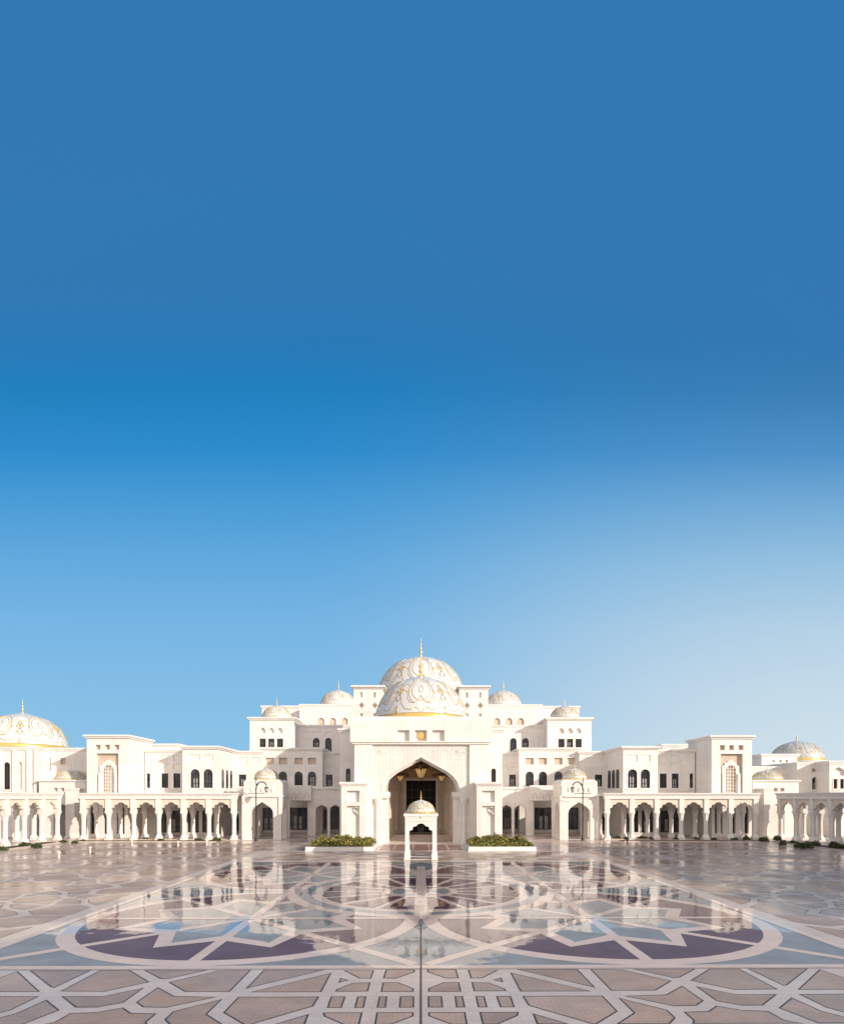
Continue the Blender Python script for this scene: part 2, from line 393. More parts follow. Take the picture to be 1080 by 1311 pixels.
def dome(par, cx, cy, cz, Rr, h, n=6, fil=.07, band=True, seg=64, fin=1.0, drum=None, name='dome', tile='dome_tile'):
    d = MB().lathe(dome_profile(Rr, h), cx, cy, cz, seg).build(name, tile, par)
    if drum: MB().lathe([(Rr+.35, -drum), (Rr+.35, -.25), (Rr+.55, -.2), (Rr+.55, 0.0)], cx, cy, cz, seg, smooth=False).build('drum', 'plain_stone', par)
    if band:
        g = MB(); r1 = Rr*math.cos(R(3.5)); hb = h*.11
        g.lathe([(Rr+.02, .02),(Rr+.16, .03),(Rr+.18, hb*.35),(Rr+.11, hb*.6),(Rr*.985+.10, hb),(Rr*.985, hb+.02)], cx, cy, cz, seg, cap=False)
        g.build('gold_band', 'gold', d)
    if fil:
        g = MB()
        for k in range(n):
            for pts, wd in MOTIF:
                pp = []
                for x, y in pts:
                    v = .05 + (y-.2)*.95
                    pp.append(dome_point(Rr, h, 2*math.pi*(k+x)/n, v, fil*.25, cx, cy, cz))
                g.tube(pp, fil*wd, 4)
        g.build('filigree', 'gold_leaf', d)
    if fin:
        f = fin; zt = cz+h
        MB().lathe([(.30*f,-.15*f),(.34*f,.05*f),(.12*f,.2*f),(.12*f,.45*f),(.36*f,.75*f),(.12*f,1.05*f),(.09*f,1.25*f),(.24*f,1.5*f),(.08*f,1.75*f),(.06*f,2.1*f),(.13*f,2.3*f),(.05*f,2.5*f),(.005,3.6*f)], cx, cy, zt, 12).build('finial', 'gold', d)
    return d

# ================================================================== GROUND
def structure(mb, name, m): return tag(mb.build(name, m), kind='structure')
structure(MB().flat([(-3000,-400),(3000,-400),(3000,5000),(-3000,5000)], -.06), 'ground', 'sand')
structure(MB().flat([(-74,-20),(74,-20),(74,175),(-74,175)], 0), 'plaza', 'floor_pale')
Z = lambda k: .0015*k
def gp(x, y): return ((x-540)*H/(y-1020), F*H/(y-1020))
def off_poly(p, g):
    ar = sum(p[i][0]*p[(i+1)%len(p)][1]-p[(i+1)%len(p)][0]*p[i][1] for i in range(len(p)))
    if ar < 0: p = list(reversed(p))
    n = len(p); outp = []
    for i in range(n):
        a, b, c = Vector(p[i-1]), Vector(p[i]), Vector(p[(i+1)%n])
        d1 = (b-a).normalized(); d2 = (c-b).normalized(); n1 = Vector((-d1.y, d1.x)); n2 = Vector((-d2.y, d2.x))
        k = n1+n2; den = max(.35, 1+n1.dot(n2)); outp.append(tuple(b + k*(g/den)))
    return outp
z6 = [[(1050,45),(905,45),(892,88),(955,90),(1050,58)], [(890,108),(968,108),(1045,138),(1045,155),(880,155)], [(695,48),(850,48),(835,90),(775,88)],
      [(745,110),(832,108),(820,153),(655,153),(665,140)], [(683,85),(725,97),(672,110)], [(635,177),(710,177),(690,233),(615,233)], [(765,177),(812,177),(800,233),(750,233)],
      [(872,177),(915,177),(908,233),(860,233)], [(975,177),(1047,177),(1047,233),(970,233)], [(595,256),(793,256),(778,318),(700,318),(600,275)],
      [(860,256),(1045,256),(1045,275),(930,318),(848,318)], [(305,45),(610,45),(215,138)], [(640,60),(590,155),(235,155)], [(-163,105),(80,48),(245,45),(140,152),(-83,152)],
      [(180,177),(580,177),(550,225),(230,318),(210,318),(105,255)], [(530,262),(508,318),(340,318)], [(-183,288),(-140,248),(105,187),(28,262),(115,318),(-155,318)]]
z5 = [[(720,45),(1040,45),(830,90),(800,88)], [(505,45),(655,45),(750,103),(530,150),(310,148)], [(160,45),(465,45),(285,130),(265,128)], [(-60,105),(105,48),(215,150),(-60,150)],
      [(-60,170),(210,172),(70,240),(-60,275)], [(315,172),(520,172),(725,130),(620,205),(490,228),(385,228)], [(790,128),(870,172),(1080,178),(830,230),(715,228),(680,203)],
      [(245,188),(310,240),(110,318),(-60,318),(-60,295),(95,255)], [(620,228),(660,255),(785,258),(735,300),(742,318),(180,318),(280,300),(360,255),(490,250)]]
dk, tn = MB(), MB()
for src, ox in ((z6, 260), (z5, 0)):
    for poly in src:
        g0 = [gp(ox+x/3.857, 1230+y/3.857) for x, y in poly]
        for sg in (1, -1):
            for mir in (0, 1):
                g = [(sg*x, (2*20.75-y) if mir else y) for x, y in g0]
                dk.flat(g, Z(1)); tn.flat(off_poly(g, .075), Z(2))
# the side fields: a star lattice of pale bands over tan stone
def strip(mb, a, b, wd, z):
    a, b = Vector(a), Vector(b); d = (b-a).normalized(); n = Vector((-d.y, d.x))*wd/2
    mb.flat([tuple(a-n), tuple(b-n), tuple(b+n), tuple(a+n)], z)
CELL = 12.4
def cell_panels(cx, cy, clip):
    """tan panels of one lattice cell, each shrunk to leave pale bands between them"""
    s = CELL/2; r1, r2 = .24*CELL, .40*CELL
    P = lambda r, a: (cx+r*math.cos(R(a)), cy+r*math.sin(R(a)))
    polys = [[P(r1*.62, 45*i+22.5) for i in range(8)]]
    for i in range(8):
        a = 45*i
        polys.append([P(r1*.72, a-22.5), P(r1*1.18, a), P(r1*.72, a+22.5)])
        polys.append([P(r1*.78, a+22.5), P(r1*1.22, a+1.5), P(r2, a+22.5), P(r1*1.22, a+43.5)])
    for i in range(4):
        a = 90*i; e = (cx+s*math.cos(R(a)), cy+s*math.sin(R(a)))
        t = (-math.sin(R(a)), math.cos(R(a))); n_ = (math.cos(R(a)), math.sin(R(a)))
        Q = lambda u, v: (e[0]+t[0]*u-n_[0]*v, e[1]+t[1]*u-n_[1]*v)
        polys.append([P(r1*1.25, a), P(r2*1.02, a+20), Q(.24*CELL, 0), Q(-.24*CELL, 0), P(r2*1.02, a-20)])
        c = (cx+s*1.414*math.cos(R(a+45)), cy+s*1.414*math.sin(R(a+45)))
        polys.append([P(r1*1.3, a+45), P(r2*1.05, a+25), (e[0]+t[0]*.28*CELL, e[1]+t[1]*.28*CELL), c, (c[0]+(-t[0] if False else -n_[0])*.22*CELL, c[1]-n_[1]*.22*CELL), P(r2*1.05, a+65)])
    for p in polys:
        g = off_poly(p, .16)
        if all(clip(*q) for q in g): dk.flat(g, Z(1)); tn.flat(off_poly(g, .06), Z(2))
clipR = lambda x, y: 23.6 < abs(x) < 62 and -18 < y < 103
for sg in (-1, 1):
    for i in range(4):
        for j in range(-2, 9):
            cell_panels(sg*(29.8+CELL*i*.98), 34.0+CELL*j-24.8+sg*.0, clipR)
# paving between the coloured carpet and the portal: rows of slanted and six-sided slabs
for j in range(4):
    y0 = 74.2+3.05*j
    for i in range(-5, 5):
        x0 = i*4.7 + (2.35 if j % 2 else 0); x1 = x0+4.7
        if x0 < -23.4 or x1 > 23.4: continue
        g = [(x0+.3,y0+1.4),(x0+1.5,y0+.2),(x1-1.5,y0+.2),(x1-.3,y0+1.4),(x1-1.5,y0+2.75),(x0+1.5,y0+2.75)] if (i+j) % 3 else [(x0+.3,y0+.2),(x1-1.3,y0+.2),(x1-.3,y0+2.75),(x0+1.3,y0+2.75)]
        dk.flat(g, Z(1)); tn.flat(off_poly(g, .07), Z(2))
structure(dk, 'plaza_joints', 'floor_dark'); structure(tn, 'plaza_panels', 'floor_tan')
# the carpet of coloured stone: four circles in a square, one more in the middle
RC, RX, RY0 = 10.95, 11.05, 39.0
YC = RY0+11.05
rug = MB(); rug.flat([(-22.4,27.75),(22.4,27.75),(22.4,72.5),(-22.4,72.5)], Z(1)); structure(rug, 'carpet_field', 'wet_blue')
pur, ban = MB(), MB()
def sector_ring(mb, cx, cy, r0, r1, z, n=72):
    for k in range(n):
        a, b = 2*math.pi*k/n, 2*math.pi*(k+1)/n
        mb.flat([(cx+r0*math.cos(a),cy+r0*math.sin(a)),(cx+r1*math.cos(a),cy+r1*math.sin(a)),(cx+r1*math.cos(b),cy+r1*math.sin(b)),(cx+r0*math.cos(b),cy+r0*math.sin(b))], z)
for sx_ in (-1, 1):
    for sy in (0, 1):
        cx, cy = sx_*RX, RY0 + sy*22.1
        P = lambda r, a: (cx+r*math.cos(R(a)), cy+r*math.sin(R(a)))
        for k in range(8):
            a = 45*k
            pur.flat([P(5.9, a+1), P(8.1, a+22.5), P(5.9, a+44)] + [P(10.3, a+44-43*i/10) for i in range(11)], Z(2))
            # zigzag star band
            for (r0, a0, r1, a1) in ((5.9, a, 8.1, a+22.5), (8.1, a+22.5, 5.9, a+45)):
                ban.flat([P(r0-.95, a0), P(r0+.02, a0), P(r1+.02, a1), P(r1-1.25, a1)], Z(3)+.0004*k)
            strip(ban, P(.4, a), P(10.2, a), .62, Z(4)+.0004*k)
            if k % 2: strip(ban, P(10.7, a), P(15.2, a), .62, Z(4)+.0004*k)
        sector_ring(ban, cx, cy, 10.0, RC, Z(5))
# middle circle
for k in range(16):
    a = 22.5*k; P = lambda r, q: (r*math.cos(R(q)), YC+r*math.sin(R(q)))
    pur.flat([P(3.2, a+3), P(8.1, a+3), P(8.1, a+19.5), P(3.2, a+19.5)], Z(6)+.001)
    strip(ban, P(2.8, a), P(8.3, a), .45, Z(7)+.0002*k)
cf = MB(); sector_ring(cf, 0, YC, 9.0, 10.0, Z(6)); structure(cf, 'carpet_ring_field', 'wet_blue')
sector_ring(ban, 0, YC, 10.0, RC, Z(6)); sector_ring(ban, 0, YC, 8.2, 9.05, Z(6)+.002); sector_ring(ban, 0, YC, 2.4, 3.1, Z(7)+.006)
for a, b, wd in (((-22.5,27.85),(22.5,27.85),.5), ((-22.5,72.35),(22.5,72.35),.6)): strip(ban, a, b, wd, Z(8))
for sg in (-1, 1): strip(ban, (sg*22.3, 27.6), (sg*22.3, 72.6), .5, Z(8)+.001)
strip(ban, (0,39.2),(0,68),.95, Z(8)+.002); strip(ban, (-22,RY0),(22,RY0),.5, Z(8)+.003); strip(ban, (-22,YC+11.05),(22,YC+11.05),.5, Z(8)+.003)
structure(pur, 'carpet_purple', 'wet_purple'); structure(ban, 'carpet_bands', 'wet_pale')
gr = MB(); strip(gr, (0,8),(0,66),.075, Z(9)); strip(gr, (-40,27.45),(40,27.45),.03, Z(9)+.001); structure(gr, 'drain_channel', 'floor_dark')
rd = MB()
for x0, x1 in ((-6.3,-4.3),(-4.0,-1.4),(-1.1,1.1),(1.4,4.0),(4.3,6.3)):
    for y0, y1 in ((88.2,92.0),(92.6,98.5)): rd.flat([(x0,y0),(x1,y0),(x1,y1),(x0,y1)], Z(2))
structure(rd, 'threshold_panels', 'floor_red')
# planting strips and pavement edges along the arcades
ps = MB()
for sg in (-1, 1):
    ps.box(sg*62.2, sg*65.2, 40, 103.5, -.02, .10); ps.box(sg*36, sg*62.1, 105.0, 107.6, -.02, .09)
structure(ps, 'planting_strip', 'soil')
kb = MB()
for sg in (-1, 1):
    kb.box(sg*61.8, sg*62.2, 40, 104, -.02, .16); kb.box(sg*36, sg*61.8, 104.7, 105.0, -.02, .14)
    for k in range(3): kb.box(sg*(56+1.9*k), sg*(56.5+1.9*k), 40, 103, -.02, .012+.001*k)
structure(kb, 'kerb', 'floor_pale')

# ================================================================== PALACE
pal = thing('palace', (0, 101, 0), 'grand white palace with pointed portal arch and stacked gold-patterned domes in the middle', 'palace')
Y0 = 101.0; K = Y0/F
# --- portal: outer frame wall, recessed arch wall, inner wall, side masses, roof mass
zt_fr = ZY(954, Y0)
MB().prism([(-11.3,0),(11.3,0),(11.3,17.3),(-11.3,17.3)], [[(-8.27,-.001+.01),(8.27,.009),(8.27,zt_fr),(-8.27,zt_fr)]], Y0, Y0+.4).build('portal_frame', 'plain_stone', pal)
aw = arch(0, .01, ZY(969.6, Y0), 6.65, 'keel', 6.2)
pw = MB().prism([(-8.8,0),(8.8,0),(8.8,17.2),(-8.8,17.2)], [aw], Y0+.402, Y0+2.2)
for sg in (-1, 1):
    pass
pw.build('portal_wall', 'white_stone', pal)
# arch rim mouldings
rim = MB(); rim.prism(inset(aw, -.28), [inset(aw, -.004)], Y0+.30, Y0+.41); rim.build('arch_moulding', 'plain_stone', pal)
for g0, g1, ya, yb in ((.004, .22, 1.2, 2.25), (.225, .42, 1.75, 2.3)):
    flo = lambda o, b: [(x, b) if i < 2 else (x, z) for i, (x, z) in enumerate(o)]
    MB().prism(flo(inset(aw, g0), .003), [flo(inset(aw, g1), .006)], Y0+ya, Y0+yb).build('arch_step', 'plain_stone', pal)
# jambs with impost and engaged columns
for sg in (-1, 1):
    jb = MB()
    jb.box(sg*5.55, sg*6.72, Y0+.9, Y0+3.2, 0, 8.0); jb.box(sg*5.35, sg*8.6, Y0+.35, Y0+3.3, 8.0, 8.75)
    jb.box(sg*5.45, sg*8.5, Y0+.45, Y0+3.25, 7.7, 7.98)
    jb.box(sg*5.5, sg*6.75, Y0+.8, Y0+3.25, 0, .5)
    jb.build('jamb', 'plain_stone', pal)
COLP = [(.62,0),(.62,.35),(.50,.55),(.40,.75),(.38,1.0)]
for sg in (-1, 1):
    MB().lathe([(.55,0),(.55,.4),(.42,.6),(.36,.9),(.33,6.0),(.36,6.2),(.36,6.6),(.62,7.4),(.62,7.7)], sg*7.35, Y0+.25, 0, 12).build('column', 'plain_stone', pal)
iw = arch(0, .012, 15.2, 5.9, 'keel', 6.1)
MB().prism([(-6.9,0),(6.9,0),(6.9,15.4),(-6.9,15.4)], [iw], Y0+3.6, Y0+4.6).build('inner_arch', 'warm_stone', pal)
ms = MB()
for sg in (-1, 1): ms.box(sg*6.75, sg*11.25, Y0+2.2, 122, 0, 17.2)
ms.box(-6.74, 6.74, Y0+2.21, 122, 15.3, 17.19); ms.box(-6.74, 6.74, 119.0, 122, 0, 15.29)
ms.build('portal_body', 'white_stone', pal)
for sg in (-1, 1):
    il = MB(); A, B = (sg*6.6, 105.65), (sg*3.75, 118.39)
    def quad(p, q, d0, d1, z0, z1):
        n = Vector((q[1]-p[1], -(q[0]-p[0]))).normalized(); n = n if n.x*sg < 0 else -n
        c = [Vector(p)+n*d1, Vector(q)+n*d1, Vector(q)+n*d0, Vector(p)+n*d0]
        if sg > 0: c.reverse()
        v = [(a.x, a.y, z) for z in (z0, z1) for a in c]
        il.add(v, [(0,1,2,3),(7,6,5,4)]+[(k,4+k,4+(k+1)%4,(k+1)%4) for k in range(4)])
    quad(A, B, -.4, 0, 0, 15.28); quad(A, B, 0, .16, 8.6, 9.15); quad(A, B, 0, .12, 0, 1.5)
    for t in (.02, .34, .66, .94):
        p = Vector(A).lerp(Vector(B), t); q = Vector(A).lerp(Vector(B), t+.055); quad(p, q, 0, .1, 1.5, 8.6)
    il.build('inner_lining', 'warm_stone', pal)
bw = MB().prism([(-6.7,0),(6.7,0),(6.7,15.28),(-6.7,15.28)], [arch(0,.85,11.2,2.95,'rect')], 118.4, 118.99)
for sg in (-1, 1): bw.box(sg*2.95, sg*3.35, 118.2, 118.45, .85, 11.6)
bw.box(-3.34, 3.34, 118.21, 118.44, 11.2, 11.59); bw.build('back_wall', 'warm_stone', pal)
ty = MB()
for k in range(-7, 8): ty.box(k*.85-.12, k*.85+.12, 117.9, 118.1, 11.7, 15.25)
for k in range(5): ty.box(-6.3, 6.3, 117.95, 118.05, 11.8+.8*k, 12.0+.8*k)
ty.box(-6.5, 6.5, 118.105, 118.2, 11.65, 15.27); ty.build('screen', 'carved_wood', pal)
dr = MB().box(-2.95, 2.95, 118.8, 118.95, .85, 11.2)
dr = dr.build('door', 'door_wood', pal)
dg = MB()
for i in range(5): dg.box(-2.95+1.18*i+1.18-.05-1.18*.5*0-.0 if i < 4 else -2.95, (-2.95+1.18*i+1.18+.05) if i < 4 else -2.88, 118.72, 118.79, .9, 11.1)
for z in (2.2, 3.6, 5.0, 6.4, 7.8, 9.3): dg.box(-2.9, 2.9, 118.73, 118.785, z-.05, z+.05)
dg.build('door_grille', 'dark_metal', dr)
stp = MB()
for k in range(4): stp.box(-6.5+.001*k, 6.5-.001*k, 108.5+.55*k, 118.4, .21*k, .21*(k+1))
stp.build('steps', 'floor_pale', pal)
# roof band with three niches
tb = MB(); nz0, nz1 = ZY(949, 100.6), ZY(935, 100.6)
nh = [arch(XU((a+b)/2, 100.6), nz0, nz1, XU(b-a, 100.6)/2) for a, b in ((-30,-15),(-7.5,7.5),(15,30))]
tb.prism([(-11.96,17.21),(11.96,17.21),(11.96,21.1),(-11.96,21.1)], nh, 100.6, 101.2)
tb.box(-11.95, 11.95, 101.197, 122.3, 17.22, 21.09)
tb.box(-11.1, 11.1, 101.0, 121.9, 21.085, 21.62)
tb.box(-11.65, 11.65, 100.8, 122.1, 16.9, 17.215)
tb.build('portal_parapet', 'plain_stone', pal)
em = MB(); em.lathe([(.62,0),(.62,.1),(.4,.14)], 0, 0, 0, 24, smooth=False)
em2 = MB(); em2.v = [(x, 101.13-z, (nz0+nz1)/2+y) for x, y, z in em.v]; em2.f = em.f; em2.sm = em.sm
for sg in (-1, 1):
    for k in range(4): em2.tube([(sg*.25, 101.08, (nz0+nz1)/2-.35+.18*k), (sg*(.72-.07*k), 101.08, (nz0+nz1)/2-.1+.24*k)], .07, 5)
em2.box(-.45, .45, 101.02, 101.12, (nz0+nz1)/2-.85, (nz0+nz1)/2-.68)
em2.build('emblem', 'gold', pal)
# carved rosettes in the spandrels
ro = MB()
for sg in (-1, 1):
    for rr in (.75, .45, .18): ro.tube([(sg*6.65+rr*math.cos(a*.4488), Y0+.40, 15.5+rr*.8*math.sin(a*.4488)) for a in range(14)], .06, 4, closed=True)
    for k in range(6): ro.tube([(sg*(5.6-k*.8), Y0+.40, 15.9+.25*math.sin(k*2)), (sg*(5.2-k*.8), Y0+.40, 15.9-.25*math.sin(k*2))], .05, 4)
    ro.box(sg*7.78, sg*7.9, Y0+.34, Y0+.405, 9, 16.4)
ro.box(-7.77, 7.77, Y0+.341, Y0+.406, 16.28, 16.4)
def in_arch(x, z):
    return z < ZY(969.6, Y0) + .55 and abs(x) < 6.65*1.06*max(0, 1-((max(0, z-8.5))/6.3)**1.45) + .5
for gx in range(-13, 14):
    for gz in range(16):
        x, z = gx*.58, 9.1+gz*.47+(.22 if gx % 2 else 0)
        if abs(x) > 7.5 or z > 16.1 or in_arch(x, z) or (abs(abs(x)-6.65) < .9 and abs(z-15.5) < .8): continue
        sgn = 1 if (gx+gz) % 2 else -1
        ro.tube([(x+sgn*(.22-.014*q)*math.cos(q*.55), Y0+.395, z+(.22-.014*q)*math.sin(q*.55)) for q in range(13)], .035, 4)
ro.build('carving', 'plain_stone', pal)
# piers beside the portal
for sg in (-1, 1):
    Yp = 97.0; a, b = sorted((sg*9.1, sg*13.0)); zp = ZY(1003.8, Yp)
    p = MB(); c = sg*11.05
    p.prism([(a,0),(b,0),(b,zp),(a,zp)], [arch(c, ZY(1027,Yp), ZY(1012.6,Yp), 1.02), arch(c, 1.0, ZY(1032,Yp), 1.02)], Yp, Yp+.5)
    p.box(a, b, Yp+.497, 111, 0, zp-.002); 
    pr = p.build('pier', 'plain_stone', pal)
    MB().box(a-.3, b+.3, Yp-.3, 111.2, zp-.02, zp+.3).box(a-.15, b+.15, Yp-.15, 111.1, zp-.28, zp-.03).build('pier_cap', 'plain_stone', pr)
    MB().tube([(c+.75, Yp+.3, 6.1),(c+.2, Yp+.2, 6.2),(c+.35,Yp+.2,5.6),(c+.9,Yp+.2,5.0)], .12, 6).build('bracket', 'plain_stone', pr)
# --- storeys behind the portal
for s in (-1, 1):
    block(pal, 84, 104, 935, 110, 131, [('window','round',90,96,984,1002)], s=s)
    block(pal, 104, 127, 965, 131, 150, [('window','rect',113,121.5,992,1006.7),('blind','rect',112,122.5,981,987.5),('blind','rect',112,122.5,970,978)], s=s)
    block(pal, 126, 205, 959.5, 128, 140, [('niche','rect',134,144.5,970.4,979),('niche','rect',151,161.5,970.4,979),('niche','rect',171,181.5,970.4,979),('niche','rect',187.5,198,970.4,979),
          ('window','round',134,144.5,988,1006.5),('window','round',151,161.5,988,1006.5),('window','round',171,181.5,988,1006.5)], s=s)
    block(pal, 162, 218.5, 920.5, 134, 150, [('window','rect',176,184,946,957),('window','rect',187,195,946,957),('window','rect',198,206,946,957),
          ('niche','foil',176.5,183.5,932,939),('niche','foil',187.5,194.5,932,939),('niche','foil',198.5,205.5,932,939)], s=s, corn=.5)
    block(pal, 88, 163, 930, 138, 150, [('window','round',129.5,138,945,957),('window','round',114,122.5,945,963),('window','round',98,103,945,963),
          ('blind','rect',129.5,138,937,941),('blind','rect',114,122.5,937,941)], s=s, corn=.2)
    block(pal, 40, 155, 903.5, 146, 172, [('niche','keel',93.5,101.5,919,928.5),('niche','keel',108.5,117,919,928.5),('niche','keel',123.5,132,919,928.5)], s=s, corn=.15)
    block(pal, 150, 203, 905.5, 152, 172, [], s=s, corn=.3)
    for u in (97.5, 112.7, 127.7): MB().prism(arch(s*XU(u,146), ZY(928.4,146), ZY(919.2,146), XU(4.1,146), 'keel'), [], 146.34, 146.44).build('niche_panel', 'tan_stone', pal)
    # turrets beside the great dome
    Yt = 124; a, b = sorted((s*XU(49, Yt), s*XU(86, Yt))); zt = ZY(880, Yt)
    hs = []
    for u in (59, 76):
        c = s*XU(u, Yt); zc = ZY(903.3, Yt)
        hs.append([(c-.62,zc),(c,zc-.7),(c+.62,zc),(c,zc+.7)]); hs.append(arch(c, ZY(893.5,Yt), ZY(886.5,Yt), .22)); hs.append(arch(c, ZY(919,Yt), ZY(913.5,Yt), .3))
    t = MB().prism([(a,12),(b,12),(b,zt),(a,zt)], hs, Yt, Yt+.5); t.box(a, b, Yt+.497, Yt+6.2, 12, zt-.002)
    t = t.build('turret', 'white_stone', pal)
    MB().box(a-.55, b+.55, Yt-.55, Yt+6.7, zt-.02, zt+.3).box(a-.25, b+.25, Yt-.25, Yt+6.4, zt-.3, zt-.03).build('turret_cap', 'plain_stone', t)
    tl = MB()
    for h_ in hs:
        if len(h_) == 4 and abs(h_[0][1]-h_[2][1]) < .01: tl.prism(inset(h_, .12), [inset(h_, .3)], Yt+.05, Yt+.2)
    tl.build('rosette', 'tan_stone', t)
    # portico in front of the storeys: square bay and two pointed bays
    Yq = 121.0; a, b = sorted((s*XU(100, Yq), s*XU(173, Yq))); zq = ZY(1008, Yq)
    q = MB(); f_ = lambda u: s*XU(u, Yq)
    hol = [arch(f_(157), .01, ZY(1026,Yq), XU(12.4,Yq)), arch(f_(127), .01, ZY(1030.5,Yq), XU(7.6,Yq), 'keel'), arch(f_(109.5), .01, ZY(1030.5,Yq), XU(7.0,Yq), 'keel')]
    q.prism([(a,0),(b,0),(b,zq-.4),(a,zq-.4)], hol, Yq, Yq+1.0); q.box(a, b, Yq+.99, 131, zq-1.1, zq-.402)
    q.build('portico_wall', 'white_stone', pal)
    cq = MB(); cq.box(a-.2, b+.2, Yq-.25, 131, zq-.41, zq); cq.box(*sorted((f_(139), f_(173.5))), Yq-1.2, Yq-.01, ZY(1025,Yq), zq+.35); cq.build('balcony', 'plain_stone', pal)
    bl = MB()
    for k in range(4): 
        c = f_(144.5+8.0*k)
        for dx in (-.42, .42): bl.tube([(c+dx, Yq-1.2, 7.6),(c+dx*.9, Yq-1.2, 8.3),(c, Yq-1.2, 8.8)], .08, 4)
    bl.build('blind_tracery', 'warm_stone', pal)
    window(pal, 127.55, s*XU(157,128), .9, 5.6, XU(11.5,128), 'rect'); window(pal, 130.45, s*XU(127,131), .9, 5.6, 1.0, 'round'); window(pal, 130.45, s*XU(110,131), .9, 5.6, 1.0, 'round')
    window(pal, 127.55, s*XU(194,128), .9, 5.6, 2.2, 'rect')
    sp = MB(); sp.box(*sorted((s*17.8, s*36)), 123, 128, -.01, .3); sp.box(*sorted((s*14.5, s*17.79)), 124, 131, -.01, .3); sp.build('steps', 'floor_pale', pal)
    dome(pal, s*XU(105.5,155), 155, ZY(903.5,146)+.3, 4.9, 5.2, fil=.03, n=8, fin=.75, seg=40)
    dome(pal, s*XU(184,138.5), 138.5, ZY(920.5,134)+.25, XU(19,138.5), 3.5, fil=.03, n=8, fin=.55, seg=40)
dome(pal, 0, 111, 21.62, 8.55, 8.9, n=6, fil=.055, fin=1.25, seg=80)
dome(pal, 0, 160, 34.2, 11.75, 11.7, n=6, fil=.075, fin=1.35, seg=80, drum=6)

